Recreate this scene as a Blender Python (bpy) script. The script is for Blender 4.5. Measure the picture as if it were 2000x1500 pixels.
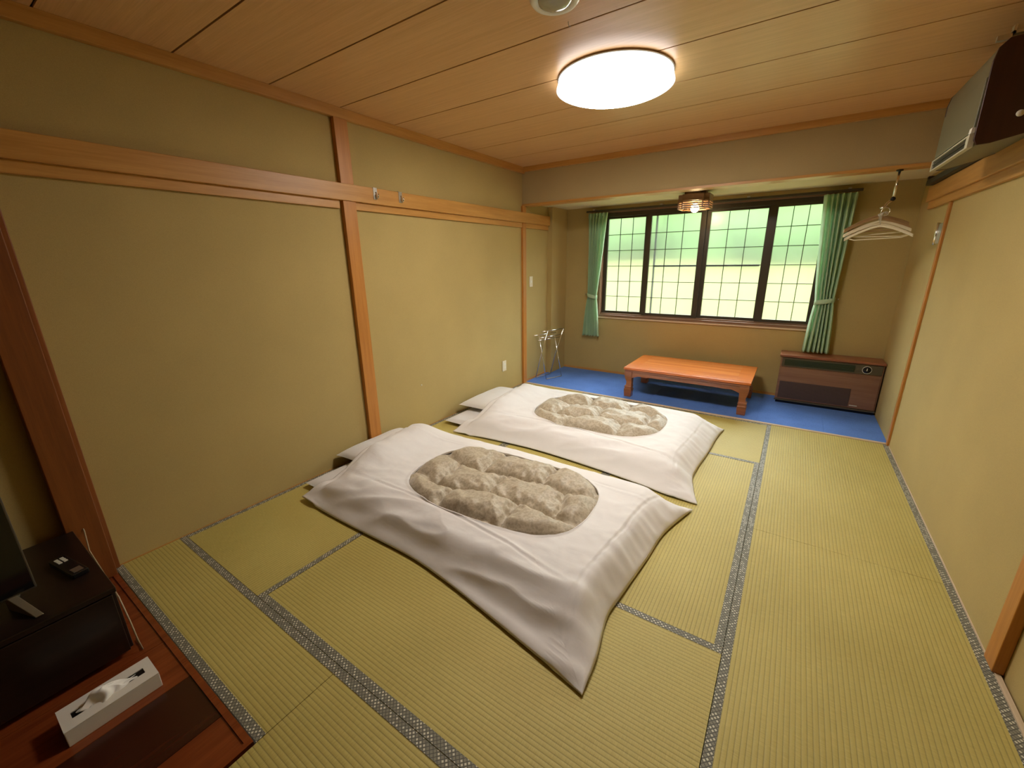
import bpy, bmesh, math, random
import numpy as np
from mathutils import Vector, Matrix, noise
random.seed(7)
for o in list(bpy.data.objects): bpy.data.objects.remove(o, do_unlink=True)
SC = bpy.context.scene
COL = SC.collection
PI = math.pi

# ------------------------------------------------------------------ camera
F_PX = 805.4463
cam_d = bpy.data.cameras.new('camera'); cam = bpy.data.objects.new('camera', cam_d); COL.objects.link(cam)
R_ = Vector((0.83053197, 0.55677809, -0.01465603)); U_ = Vector((-0.14471609, 0.24112996, 0.95964243)); F_ = Vector((-0.53784189, 0.79489276, -0.28084089))
m = Matrix.Identity(4)
for i in range(3):
    m[i][0] = R_[i]; m[i][1] = U_[i]; m[i][2] = -F_[i]
m[0][3], m[1][3], m[2][3] = 2.6177513, -0.59209568, 1.43727915
cam.matrix_world = m
cam_d.sensor_width = 36; cam_d.sensor_fit = 'HORIZONTAL'; cam_d.lens = F_PX * 36 / 2000
cam_d.shift_x = 0.000474; cam_d.shift_y = -0.00174; cam_d.clip_start = 0.02
SC.camera = cam

# ------------------------------------------------------------------ world, sun, exposure
world = bpy.data.worlds.new('world'); SC.world = world; world.use_nodes = True
bg = world.node_tree.nodes['Background']
bg.inputs[0].default_value = (0.84, 0.91, 1.0, 1); bg.inputs[1].default_value = 14.0
sun_d = bpy.data.lights.new('sun', 'SUN'); sun = bpy.data.objects.new('sun', sun_d); COL.objects.link(sun)
sun_d.energy = 8.0; sun_d.angle = 0.02; sun_d.color = (1, 0.93, 0.80)
sun.rotation_euler = Vector((-0.55, 0.03, -0.80)).to_track_quat('-Z', 'Y').to_euler()
por_d = bpy.data.lights.new('window_portal', 'AREA'); por = bpy.data.objects.new('window_portal', por_d); COL.objects.link(por)
por_d.shape = 'RECTANGLE'; por_d.size = 2.5; por_d.size_y = 1.5; por_d.cycles.is_portal = True
por.location = (1.67, 4.70, 1.37); por.rotation_euler = (-PI/2, 0, 0)
LAMP_E = 45.0
BULB_E = 60.0
vs = SC.view_settings
vs.view_transform = 'Standard'; vs.look = 'None'; vs.gamma = 1.0; vs.use_curve_mapping = False; vs.exposure = 0.18
SC.display_settings.display_device = 'sRGB'

# ------------------------------------------------------------------ helpers: materials
def L(r, g, b):
    f = lambda v: (v/255/12.92) if v/255 <= 0.04045 else ((v/255+0.055)/1.055)**2.4
    return (f(r), f(g), f(b), 1)
class NT:
    def __init__(s, name):
        s.m = bpy.data.materials.new(name); s.m.use_nodes = True
        s.t = s.m.node_tree; s.n = s.t.nodes; s.l = s.t.links
        s.b = s.n['Principled BSDF']; s.out = s.n['Material Output']
    def add(s, typ, **kw):
        n = s.n.new(typ)
        for k, v in kw.items():
            if k.startswith('i_'):
                key = k[2:]
                key = int(key) if key.isdigit() else key.replace('_', ' ')
                if isinstance(v, bpy.types.NodeSocket): s.l.new(v, n.inputs[key])
                else: n.inputs[key].default_value = v
            else: setattr(n, k, v)
        return n
    def math(s, op, a, b=None, c=None):
        n = s.n.new('ShaderNodeMath'); n.operation = op
        for i, v in enumerate((a, b, c)):
            if v is None: continue
            if isinstance(v, bpy.types.NodeSocket): s.l.new(v, n.inputs[i])
            else: n.inputs[i].default_value = v
        return n.outputs[0]
    def mix(s, f, a, b):
        n = s.n.new('ShaderNodeMix'); n.data_type = 'RGBA'
        for k, v in ((0, f), (6, a), (7, b)):
            if isinstance(v, bpy.types.NodeSocket): s.l.new(v, n.inputs[k])
            else: n.inputs[k].default_value = v
        return n.outputs[2]
    def ramp(s, f, stops):
        n = s.n.new('ShaderNodeValToRGB'); s.l.new(f, n.inputs[0])
        e = n.color_ramp.elements
        while len(e) < len(stops): e.new(0.5)
        for k, (p, c) in enumerate(stops): e[k].position = p; e[k].color = c
        return n.outputs[0]
    def coords(s, kind='Object', scale=(1,1,1), rot=(0,0,0)):
        tc = s.n.new('ShaderNodeTexCoord'); mp = s.n.new('ShaderNodeMapping')
        s.l.new(tc.outputs[kind], mp.inputs[0]); mp.inputs['Scale'].default_value = scale; mp.inputs['Rotation'].default_value = rot
        return mp.outputs[0]
    def noise(s, vec, scale, detail=4, rough=0.5):
        return s.add('ShaderNodeTexNoise', i_Vector=vec, i_Scale=scale, i_Detail=detail, i_Roughness=rough).outputs[0]
    def bump(s, h, strength, dist=0.002):
        n = s.add('ShaderNodeBump', i_Height=h, i_Strength=strength, i_Distance=dist)
        s.l.new(n.outputs[0], s.b.inputs['Normal'])
    def set(s, col=None, rough=None, **kw):
        if col is not None:
            if isinstance(col, bpy.types.NodeSocket): s.l.new(col, s.b.inputs['Base Color'])
            else: s.b.inputs['Base Color'].default_value = col
        if rough is not None:
            if isinstance(rough, bpy.types.NodeSocket): s.l.new(rough, s.b.inputs['Roughness'])
            else: s.b.inputs['Roughness'].default_value = rough
        for k, v in kw.items(): s.b.inputs[k.replace('_', ' ')].default_value = v
        return s.m

def m_plaster(name, c, var=0.10, gr=420):
    t = NT(name); v = t.coords()
    n = t.noise(v, gr, 3); n2 = t.noise(v, 2.3, 3)
    k = t.math('ADD', t.math('MULTIPLY', n, 0.65), t.math('MULTIPLY', n2, 0.35))
    a = tuple(x*(1-var) for x in c[:3])+(1,); b = tuple(min(1, x*(1+var)) for x in c[:3])+(1,)
    t.bump(n, 0.25, 0.001)
    return t.set(t.ramp(k, [(0.32, a), (0.68, b)]), 0.92)
def m_wood(name, c1, c2, axis=0, rough=0.45, scale=1.0, kind='Object', coat=0.0):
    t = NT(name); sc = [34*scale]*3; sc[axis] = 1.6*scale
    v = t.coords(kind, tuple(sc))
    n = t.noise(v, 1.0, 5, 0.6); n3 = t.noise(v, 6.0, 3, 0.6)
    k = t.math('ADD', t.math('MULTIPLY', n, 0.75), t.math('MULTIPLY', n3, 0.25))
    t.bump(k, 0.08, 0.001)
    mm = t.set(t.ramp(k, [(0.30, c1), (0.66, c2)]), rough)
    t.b.inputs['Coat Weight'].default_value = coat; t.b.inputs['Coat Roughness'].default_value = 0.2
    return mm
def m_plain(name, c, rough=0.5, metal=0.0, var=0.06, sc=60, bump=0.0):
    t = NT(name); v = t.coords()
    n = t.noise(v, sc, 3)
    a = tuple(x*(1-var) for x in c[:3])+(1,); b = tuple(min(1, x*(1+var)) for x in c[:3])+(1,)
    if bump: t.bump(n, bump, 0.001)
    return t.set(t.mix(n, a, b), rough, Metallic=metal)
M = {}
M['wall'] = m_plaster('olive_plaster', (0.46, 0.342, 0.130, 1))
M['beam'] = m_plaster('beam_plaster', (0.42, 0.315, 0.150, 1))
M['cream'] = m_plaster('cream_plaster', (0.74, 0.66, 0.42, 1), 0.04, 200)
def m_ceiling():
    t = NT('ceiling_board_print'); v = t.coords('Object', (1.2, 60, 60))
    n = t.noise(v, 1.0, 4, 0.6); v2 = t.coords('Object', (9, 260, 60)); n2 = t.noise(v2, 1.0, 3)
    k = t.math('ADD', t.math('MULTIPLY', n, 0.55), t.math('MULTIPLY', n2, 0.45))
    return t.set(t.ramp(k, [(0.3, (0.60, 0.340, 0.145, 1)), (0.7, (0.76, 0.465, 0.220, 1))]), 0.36)
M['ceil'] = m_ceiling()
M['gap'] = m_plain('dark_gap', (0.035, 0.02, 0.01, 1), 0.9)
M['woodx'] = m_wood('pine_trim_x', (0.42, 0.185, 0.036, 1), (0.60, 0.305, 0.078, 1), 0, 0.42)
M['woody'] = m_wood('pine_trim_y', (0.42, 0.185, 0.036, 1), (0.60, 0.305, 0.078, 1), 1, 0.42)
M['woodz'] = m_wood('pine_trim_z', (0.40, 0.145, 0.022, 1), (0.57, 0.245, 0.050, 1), 2, 0.42)
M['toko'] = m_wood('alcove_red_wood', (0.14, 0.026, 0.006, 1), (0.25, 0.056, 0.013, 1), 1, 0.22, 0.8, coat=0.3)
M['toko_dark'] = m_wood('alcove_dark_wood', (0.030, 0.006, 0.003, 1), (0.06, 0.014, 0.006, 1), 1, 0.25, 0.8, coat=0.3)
M['unseen_dark'] = m_wood('unseen_wall_dark', (0.07, 0.035, 0.015, 1), (0.12, 0.06, 0.028, 1), 2, 0.5)  # invented dark wood for the unseen rear wall, darkens the near room by less bounce
M['post_red'] = m_wood('red_brown_post', (0.16, 0.042, 0.008, 1), (0.27, 0.082, 0.016, 1), 2, 0.42)
M['pale_wood'] = m_wood('pale_threshold', (0.56, 0.42, 0.27, 1), (0.72, 0.57, 0.40, 1), 0, 0.35)
M['pale_woody'] = m_wood('pale_sill_y', (0.56, 0.42, 0.27, 1), (0.72, 0.57, 0.40, 1), 1, 0.35)
M['brown_frame'] = m_wood('brown_window_frame', (0.16, 0.085, 0.045, 1), (0.25, 0.14, 0.08, 1), 0, 0.35)

def m_tatami():
    t = NT('tatami_rush'); tc = t.add('ShaderNodeTexCoord')
    sep = t.add('ShaderNodeSeparateXYZ', i_0=tc.outputs['UV'])
    u, v = sep.outputs[0], sep.outputs[1]
    rib = t.math('ABSOLUTE', t.math('SINE', t.math('MULTIPLY', v, PI/0.0155)))
    ribp = t.math('POWER', rib, 0.55)
    cv = t.add('ShaderNodeCombineXYZ', i_0=t.math('MULTIPLY', u, 700.0), i_1=t.math('MULTIPLY', v, 32.0))
    fib = t.noise(cv.outputs[0], 1.0, 2)
    big = t.noise(t.coords('Object'), 1.7, 3)
    k = t.math('ADD', t.math('MULTIPLY', fib, 0.55), t.math('MULTIPLY', big, 0.45))
    base = t.ramp(k, [(0.30, (0.40, 0.315, 0.075, 1)), (0.70, (0.60, 0.49, 0.145, 1))])
    groove = t.math('SUBTRACT', 1.0, t.math('MULTIPLY', t.math('LESS_THAN', rib, 0.32), 0.26))
    hsv = t.add('ShaderNodeHueSaturation', i_Color=base, i_Value=groove)
    hh = t.math('ADD', ribp, t.math('MULTIPLY', fib, 0.35))
    t.bump(hh, 0.45, 0.0018)
    return t.set(hsv.outputs[0], 0.62)
M['tatami'] = m_tatami()
def m_heri():
    t = NT('tatami_border_brocade'); tc = t.add('ShaderNodeTexCoord')
    sep = t.add('ShaderNodeSeparateXYZ', i_0=tc.outputs['UV'])
    u, v = sep.outputs[0], sep.outputs[1]
    P = 0.0155
    a = t.math('FRACT', t.math('MULTIPLY', t.math('ADD', u, v), 1/P)); b = t.math('FRACT', t.math('MULTIPLY', t.math('SUBTRACT', u, v), 1/P))
    da = t.math('ABSOLUTE', t.math('SUBTRACT', a, 0.5)); db = t.math('ABSOLUTE', t.math('SUBTRACT', b, 0.5))
    mx = t.math('MAXIMUM', da, db)
    line = t.math('GREATER_THAN', mx, 0.40)
    dia = t.math('LESS_THAN', mx, 0.26)
    ia = t.math('FLOOR', t.math('MULTIPLY', t.math('ADD', u, v), 1/P)); ib = t.math('FLOOR', t.math('MULTIPLY', t.math('SUBTRACT', u, v), 1/P))
    wn = t.add('ShaderNodeTexWhiteNoise', noise_dimensions='2D', i_Vector=t.add('ShaderNodeCombineXYZ', i_0=ia, i_1=ib).outputs[0])
    pick = t.math('MULTIPLY', dia, t.math('GREATER_THAN', wn.outputs[0], 0.50))
    c0 = t.mix(line, (0.23, 0.215, 0.155, 1), (0.085, 0.080, 0.060, 1))
    c1 = t.mix(pick, c0, (0.68, 0.64, 0.50, 1))
    t.bump(t.math('ADD', pick, line), 0.2, 0.0006)
    return t.set(c1, 0.6)
M['heri'] = m_heri()
def m_carpet():
    t = NT('blue_carpet'); v = t.coords()
    n = t.noise(v, 320, 3); n2 = t.noise(v, 5, 3)
    k = t.math('ADD', t.math('MULTIPLY', n, 0.7), t.math('MULTIPLY', n2, 0.3))
    t.bump(n, 0.6, 0.004)
    return t.set(t.ramp(k, [(0.3, (0.060, 0.145, 0.47, 1)), (0.7, (0.145, 0.30, 0.78, 1))]), 0.95)
M['carpet'] = m_carpet()
def m_cloth(name, c, sc=900, rough=0.85, bump=0.12, sheen=0.15):
    t = NT(name); v = t.coords()
    n = t.noise(v, sc, 2); n2 = t.noise(v, 14, 4)
    n3 = t.math('ABSOLUTE', t.math('SUBTRACT', t.noise(t.coords('Object', (3.2, 8.5, 5)), 1.0, 4, 0.55), 0.5))
    t.bump(t.math('ADD', n, t.math('ADD', t.math('MULTIPLY', n2, 2.0), t.math('MULTIPLY', n3, 9.0))), bump*1.5, 0.0025)
    a = tuple(x*0.95 for x in c[:3])+(1,)
    mm = t.set(t.mix(n2, a, c), rough); t.b.inputs['Sheen Weight'].default_value = sheen
    return mm
M['white_cloth'] = m_cloth('white_cotton_cover', (0.80, 0.765, 0.745, 1))
M['pillow_cloth'] = m_cloth('pillow_cotton', (0.78, 0.75, 0.73, 1))
M['sheet_cloth'] = m_cloth('sheet_cotton', (0.76, 0.74, 0.74, 1))
def m_quilt():
    t = NT('printed_quilt_satin'); v = t.coords()
    vo = t.add('ShaderNodeTexVoronoi', i_Vector=v, i_Scale=75.0, feature='SMOOTH_F1')
    n = t.noise(v, 55, 4, 0.7); n2 = t.noise(v, 16, 4)
    k = t.math('ADD', t.math('MULTIPLY', vo.outputs[0], 0.5), t.math('MULTIPLY', n, 0.6))
    c = t.ramp(k, [(0.35, (0.37, 0.30, 0.205, 1)), (0.50, (0.43, 0.355, 0.25, 1)), (0.60, (0.52, 0.44, 0.32, 1)), (0.72, (0.44, 0.365, 0.26, 1))])
    t.bump(n2, 0.5, 0.006)
    mm = t.set(c, 0.50); t.b.inputs['Sheen Weight'].default_value = 0.3
    return mm
M['quilt'] = m_quilt()
def m_curtain():
    t = NT('mint_curtain'); v = t.coords()
    n = t.noise(v, 500, 2); n2 = t.noise(v, 7, 2)
    col = t.mix(n2, (0.60, 0.79, 0.56, 1), (0.72, 0.88, 0.67, 1))
    t.bump(n, 0.15, 0.001); t.set(col, 0.8)
    tr = t.add('ShaderNodeBsdfTranslucent', i_Color=col)
    mx = t.add('ShaderNodeMixShader', i_0=0.45); t.l.new(t.b.outputs[0], mx.inputs[1]); t.l.new(tr.outputs[0], mx.inputs[2])
    t.l.new(mx.outputs[0], t.out.inputs[0]); return t.m
M['curtain'] = m_curtain()
def m_pane():
    t = NT('frosted_pane'); v = t.coords()
    n = t.noise(v, 130, 2)
    bp = t.add('ShaderNodeBump', i_Height=n, i_Strength=0.35, i_Distance=0.002)
    tp = t.add('ShaderNodeBsdfTransparent', i_Color=(0.96, 0.99, 0.95, 1))
    rf = t.add('ShaderNodeBsdfRefraction', i_Color=(0.97, 1.0, 0.95, 1), i_Roughness=0.34, i_IOR=1.24, i_Normal=bp.outputs[0])
    tl = t.add('ShaderNodeBsdfTranslucent', i_Color=(0.93, 0.98, 0.90, 1))
    gl = t.add('ShaderNodeBsdfGlossy', i_Color=(1, 1, 1, 1), i_Roughness=0.12, i_Normal=bp.outputs[0])
    m1 = t.add('ShaderNodeMixShader', i_0=0.45, i_1=tp.outputs[0], i_2=rf.outputs[0])
    m2 = t.add('ShaderNodeMixShader', i_0=0.025, i_1=m1.outputs[0], i_2=tl.outputs[0])
    m3 = t.add('ShaderNodeMixShader', i_0=0.035, i_1=m2.outputs[0], i_2=gl.outputs[0])
    t.l.new(m3.outputs[0], t.out.inputs[0]); return t.m
M['pane'] = m_pane()
M['sash'] = m_plain('dark_bronze_sash', (0.060, 0.048, 0.030, 1), 0.35, 0.2)
M['lattice'] = m_plain('black_lattice', (0.022, 0.022, 0.016, 1), 0.45)
def m_emit(name, c, e):
    t = NT(name); n = t.noise(t.coords(), 30, 1)
    t.set((0.85, 0.88, 0.9, 1), 0.3); t.l.new(t.mix(n, c, tuple(x*0.985 for x in c[:3])+(1,)), t.b.inputs['Emission Color'])
    t.b.inputs['Emission Strength'].default_value = e; return t.m
M['diffuser'] = m_emit('led_diffuser', (1.0, 0.945, 0.86, 1), LAMP_E)
M['diffuser_side'] = m_emit('led_diffuser_side', (0.95, 0.97, 1.0, 1), 4.0)
M['bulb'] = m_emit('warm_bulb', (1.0, 0.72, 0.36, 1), BULB_E)
M['acrylic'] = m_emit('lit_acrylic_rim', (0.90, 0.95, 1.0, 1), 1.0)
M['chrome'] = m_plain('chrome', (0.80, 0.78, 0.74, 1), 0.18, 1.0, 0.03)
M['steel'] = m_plain('dull_steel', (0.55, 0.52, 0.46, 1), 0.35, 0.9, 0.05)
M['white_plastic'] = m_plain('white_plastic', (0.80, 0.77, 0.68, 1), 0.4, 0, 0.03)
M['ivory'] = m_plain('ivory_plastic', (0.74, 0.66, 0.50, 1), 0.4, 0, 0.03)
M['card'] = m_plain('tissue_carton', (0.74, 0.70, 0.62, 1), 0.7, 0, 0.03, 200)
M['tissue'] = m_cloth('tissue_paper', (0.86, 0.84, 0.80, 1), 700, 0.9, 0.1)
M['black'] = m_plain('black_plastic', (0.010, 0.009, 0.009, 1), 0.25, 0, 0.2)
M['black_wood'] = m_wood('black_lacquer_wood', (0.010, 0.006, 0.004, 1), (0.022, 0.011, 0.008, 1), 1, 0.30)
M['screen'] = m_plain('tv_screen_glass', (0.006, 0.006, 0.008, 1), 0.08, 0, 0.1)
M['tv_edge'] = m_plain('tv_dark_edge', (0.075, 0.062, 0.045, 1), 0.3, 0.2, 0.05)
M['silver_edge'] = m_plain('silver_grey_edge', (0.30, 0.26, 0.18, 1), 0.35, 0.5, 0.05)
M['ac_brown'] = m_wood('ac_brown_vinyl', (0.030, 0.008, 0.005, 1), (0.050, 0.015, 0.008, 1), 2, 0.35)
M['ac_front'] = m_plain('ac_front_grey', (0.15, 0.137, 0.080, 1), 0.45, 0, 0.05)
M['ac_dark'] = m_plain('ac_slot_dark', (0.018, 0.014, 0.010, 1), 0.5)
M['ac_light'] = m_plain('ac_light_trim', (0.52, 0.49, 0.36, 1), 0.4, 0, 0.05)
M['heater'] = m_wood('heater_woodgrain', (0.205, 0.095, 0.050, 1), (0.30, 0.150, 0.085, 1), 0, 0.38)
M['heater_top'] = m_wood('heater_top_wood', (0.20, 0.065, 0.03, 1), (0.33, 0.12, 0.06, 1), 0, 0.28)
M['heater_panel'] = m_plain('heater_control_panel', (0.105, 0.085, 0.05, 1), 0.4, 0.2, 0.08)
M['heater_vent'] = m_plain('heater_vent_green', (0.020, 0.034, 0.014, 1), 0.45)
M['heater_grille'] = m_plain('heater_grille', (0.085, 0.050, 0.040, 1), 0.5, 0, 0.15, 500, 0.4)
M['table'] = m_wood('table_red_lacquer', (0.50, 0.115, 0.018, 1), (0.76, 0.22, 0.036, 1), 0, 0.24, 0.9, coat=0.35)
M['table_panel'] = m_wood('table_burl_panel', (0.50, 0.110, 0.018, 1), (0.80, 0.27, 0.060, 1), 0, 0.22, 0.45, coat=0.35)
M['table_leg'] = m_wood('table_leg_lacquer', (0.20, 0.060, 0.022, 1), (0.36, 0.125, 0.050, 1), 0, 0.28, 0.9, coat=0.3)
M['lamp_wood'] = m_wood('lamp_slat_wood', (0.20, 0.105, 0.055, 1), (0.34, 0.19, 0.10, 1), 0, 0.45)
M['hanger_wood'] = m_wood('hanger_wood', (0.30, 0.175, 0.075, 1), (0.46, 0.29, 0.14, 1), 0, 0.4)
M['hanger_cream'] = m_plain('hanger_cream', (0.74, 0.66, 0.47, 1), 0.4, 0, 0.03)
M['grass'] = m_plain('sunlit_lawn', (0.055, 0.060, 0.0050, 1), 0.95, 0, 0.15, 1.2)
M['leaf'] = m_plain('tree_leaves', (0.066, 0.112, 0.030, 1), 0.9, 0, 0.35, 1.4, 0.3)
M['concrete'] = m_plain('exterior_concrete', (0.6, 0.58, 0.52, 1), 0.9)
M['glass_dome'] = m_plain('grey_dome', (0.42, 0.40, 0.30, 1), 0.12, 0, 0.1)
M['cord'] = m_plain('pale_cord', (0.42, 0.33, 0.20, 1), 0.5)
M['print'] = m_plain('pale_print', (0.70, 0.66, 0.55, 1), 0.5)

# ------------------------------------------------------------------ helpers: meshes
class MB:
    def __init__(s): s.v = []; s.f = []; s.uv = []
    def box(s, x0, x1, y0, y1, z0, z1):
        k = len(s.v)
        s.v += [(x0,y0,z0),(x1,y0,z0),(x1,y1,z0),(x0,y1,z0),(x0,y0,z1),(x1,y0,z1),(x1,y1,z1),(x0,y1,z1)]
        s.f += [tuple(k+i for i in q) for q in ((0,3,2,1),(4,5,6,7),(0,1,5,4),(1,2,6,5),(2,3,7,6),(3,0,4,7))]
        return s
    def prism(s, poly, fn):            # poly: list of 2-D points; fn(a, b, side) -> xyz, side 0/1
        k = len(s.v); n = len(poly)
        s.v += [fn(a, b, 0) for a, b in poly] + [fn(a, b, 1) for a, b in poly]
        s.f += [tuple(range(k+n-1, k-1, -1)), tuple(range(k+n, k+2*n))]
        s.f += [(k+i, k+(i+1) % n, k+n+(i+1) % n, k+n+i) for i in range(n)]
        return s
    def tube(s, pts, r, seg=10, closed=False):
        pts = [Vector(p) for p in pts]; n = len(pts); k = len(s.v); up = None
        for i, p in enumerate(pts):
            if closed: t = pts[(i+1) % n]-pts[i-1]
            else: t = pts[min(i+1, n-1)]-pts[max(i-1, 0)]
            t.normalize()
            if up is None:
                up = Vector((0,0,1)) if abs(t.z) < 0.9 else Vector((1,0,0))
            a = t.cross(up)
            if a.length < 1e-5: a = t.orthogonal()
            a.normalize(); b = a.cross(t).normalized(); up = b
            rr = r[i] if isinstance(r, (list, tuple)) else r
            for q in range(seg):
                th = 2*PI*q/seg; s.v.append(tuple(p+a*math.cos(th)*rr+b*math.sin(th)*rr))
        for i in range(n if closed else n-1):
            j = (i+1) % n
            for q in range(seg):
                s.f.append((k+i*seg+q, k+i*seg+(q+1) % seg, k+j*seg+(q+1) % seg, k+j*seg+q))
        if not closed:
            s.f.append(tuple(k+q for q in range(seg-1, -1, -1))); s.f.append(tuple(k+(n-1)*seg+q for q in range(seg)))
        return s
    def lathe(s, prof, c, seg=48, axis='z'):
        k = len(s.v); n = len(prof)
        for (r, h) in prof:
            for q in range(seg):
                th = 2*PI*q/seg; a, b = r*math.cos(th), r*math.sin(th)
                if axis == 'z': p = (c[0]+a, c[1]+b, c[2]+h)
                elif axis == 'x': p = (c[0]+h, c[1]+a, c[2]+b)
                else: p = (c[0]+a, c[1]+h, c[2]+b)
                s.v.append(p)
        for i in range(n-1):
            for q in range(seg):
                s.f.append((k+i*seg+q, k+i*seg+(q+1) % seg, k+(i+1)*seg+(q+1) % seg, k+(i+1)*seg+q))
        s.f.append(tuple(k+q for q in range(seg-1, -1, -1))); s.f.append(tuple(k+(n-1)*seg+q for q in range(seg)))
        return s
    def grid(s, fn, nu, nv):
        k = len(s.v)
        for j in range(nv+1):
            for i in range(nu+1): s.v.append(tuple(fn(i/nu, j/nv)))
        w = nu+1
        for j in range(nv):
            for i in range(nu): s.f.append((k+j*w+i, k+j*w+i+1, k+(j+1)*w+i+1, k+(j+1)*w+i))
        return s
    def sphere(s, c, r, seg=20, rings=12):
        prof = [(max(1e-4, math.sin(PI*i/rings)), -math.cos(PI*i/rings)) for i in range(rings+1)]
        rr = r if isinstance(r, (tuple, list)) else (r, r, r)
        k = len(s.v); s.lathe(prof, (0,0,0), seg)
        for i in range(k, len(s.v)):
            v = s.v[i]; s.v[i] = (c[0]+v[0]*rr[0], c[1]+v[1]*rr[1], c[2]+v[2]*rr[2])
        return s
def origin_of(p):
    o = Vector((0,0,0))
    while p is not None: o += p.location; p = p.parent
    return o
def obj(name, mb, mat, parent=None, smooth=False, bevel=0, recenter=True, uvf=None):
    me = bpy.data.meshes.new(name)
    off = origin_of(parent)
    if parent is None and recenter:
        a = np.array(mb.v); lo = a.min(0); hi = a.max(0); off = Vector(((lo[0]+hi[0])/2, (lo[1]+hi[1])/2, lo[2]))
    me.from_pydata([tuple(Vector(v)-off) for v in mb.v], [], mb.f)
    bm = bmesh.new(); bm.from_mesh(me); bmesh.ops.recalc_face_normals(bm, faces=bm.faces); bm.to_mesh(me); bm.free()
    if uvf:
        uvl = me.uv_layers.new(name='UVMap')
        for l in me.loops:
            uvl.data[l.index].uv = uvf(Vector(me.vertices[l.vertex_index].co)+off)
    me.materials.append(M[mat] if isinstance(mat, str) else mat)
    if smooth:
        for p in me.polygons: p.use_smooth = True
    o = bpy.data.objects.new(name, me); COL.objects.link(o)
    if parent is not None: o.parent = parent
    else: o.location = off
    if bevel:
        b = o.modifiers.new('bevel', 'BEVEL'); b.width = bevel; b.segments = 2; b.limit_method = 'ANGLE'; b.angle_limit = 0.6
        w = o.modifiers.new('wn', 'WEIGHTED_NORMAL')
        for p in me.polygons: p.use_smooth = True
    return o
def thing(name, label, cat, loc, group=None):
    o = bpy.data.objects.new(name, None); COL.objects.link(o); o.location = loc; o.empty_display_size = 0.05
    o['label'] = label; o['category'] = cat
    if group: o['group'] = group
    return o
def tag(o, label, cat, group=None):
    o['label'] = label; o['category'] = cat
    if group: o['group'] = group
    return o
def struct(o, label=None, cat=None):
    o['kind'] = 'structure'
    if label: o['label'] = label
    if cat: o['category'] = cat
    return o
def B(*a): return MB().box(*a)

# ------------------------------------------------------------------ room dimensions
W = 3.41; Y2 = 3.54; Y3 = 4.52; H = 2.40; HB = 2.018; HA = 2.06
X1 = 0.828; XM = 1.708; XB = 2.588; Y0 = -0.283; YA = 0.018; YB = 0.8725; YT = 2.6325; YS = 1.773; XT = 1.41; YN = -2.0

# ------------------------------------------------------------------ floor
fl = struct(obj('floor', MB().box(-0.02, 3.55, Y0, Y2, -0.14, -0.05).box(XT, 3.55, YN, Y0, -0.14, -0.05), 'gap'), 'straw tatami floor of fitted mats with patterned borders', 'floor')
HW = 0.031
def mat_(x0, x1, y0, y1, along, sides):
    g = 0.0012
    mb = B(x0+g, x1-g, y0+g, y1-g, -0.05, 0)
    uvf = (lambda p: (p.x, p.y)) if along == 'x' else (lambda p: (p.y, p.x))
    o = obj('tatami_mat', mb, 'tatami', fl, uvf=uvf)
    for sd in sides:
        if along == 'x':
            yy = (y0+g, y0+HW) if sd == 0 else (y1-HW, y1-g)
            q = B(x0+g, x1-g, yy[0], yy[1], -0.001, 0.0012); f2 = lambda p, c=sum(yy)/2: (p.x, p.y-c)
        else:
            xx = (x0+g, x0+HW) if sd == 0 else (x1-HW, x1-g)
            q = B(xx[0], xx[1], y0+g, y1-g, -0.001, 0.0012); f2 = lambda p, c=sum(xx)/2: (p.y, p.x-c)
        h = obj('border', q, 'heri', o, uvf=f2)
    return o
mat_(0.004, X1, YA, YS, 'y', (0, 1)); mat_(0.004, X1, YS, Y2, 'y', (0, 1))
mat_(X1, XB, YA, YB, 'x', (0, 1)); mat_(X1, XB, YT, Y2, 'x', (0, 1))
mat_(X1, XM, YB, YT, 'y', (0, 1)); mat_(XM, XB, YB, YT, 'y', (0, 1))
mat_(XB, W-0.004, YS, Y2, 'y', (0, 1)); mat_(XB, W-0.004, YA, YS, 'y', (0, 1))
mat_(0.004, XT+0.01, Y0, YA, 'x', (0, 1)); mat_(XT+0.01, W-0.004, -0.86, YA, 'x', (0, 1)); mat_(XT+0.01, W-0.004, -1.72, -0.86, 'x', (0, 1))
# wooden alcove floor
f2 = struct(obj('floor', B(-0.02, XT, YN, Y0-0.006, -0.14, -0.03), 'gap'), 'reddish brown lacquered board floor of the dark alcove', 'floor')
xs = [0.0, 0.24, 0.48, 0.72, 0.978, 1.235, XT-0.02]
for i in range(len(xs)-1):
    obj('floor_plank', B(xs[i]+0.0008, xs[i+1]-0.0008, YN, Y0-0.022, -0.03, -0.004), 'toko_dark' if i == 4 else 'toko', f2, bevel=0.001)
obj('edge_strip', B(0, XT-0.001, Y0-0.022, Y0-0.002, -0.03, 0.001), 'toko', f2)
obj('edge_strip', B(XT-0.020, XT-0.001, YN, Y0-0.022, -0.03, 0.001), 'toko', f2)
# blue carpet floor
f3 = struct(obj('floor', B(-0.02, W+0.02, Y2+0.028, Y3+0.02, -0.14, -0.006), 'gap'), 'blue carpeted strip of floor under the window', 'floor')
cx = [0.0, 0.5, 1.0, 1.5, 2.0, 2.5, 3.0, W]
for i in range(7):
    for (a, b) in ((Y2+0.030, 4.03), (4.03, Y3)):
        obj('carpet_tile', B(cx[i]+0.0003, cx[i+1]-0.0003, a+0.0003, b-0.0003, -0.006, 0.002), 'carpet', f3)
struct(obj('trim_1', B(0.0, W, Y2, Y2+0.030, -0.05, 0.007), 'pale_wood', bevel=0.002), 'pale wooden threshold strip between tatami and blue carpet', 'trim')

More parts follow.
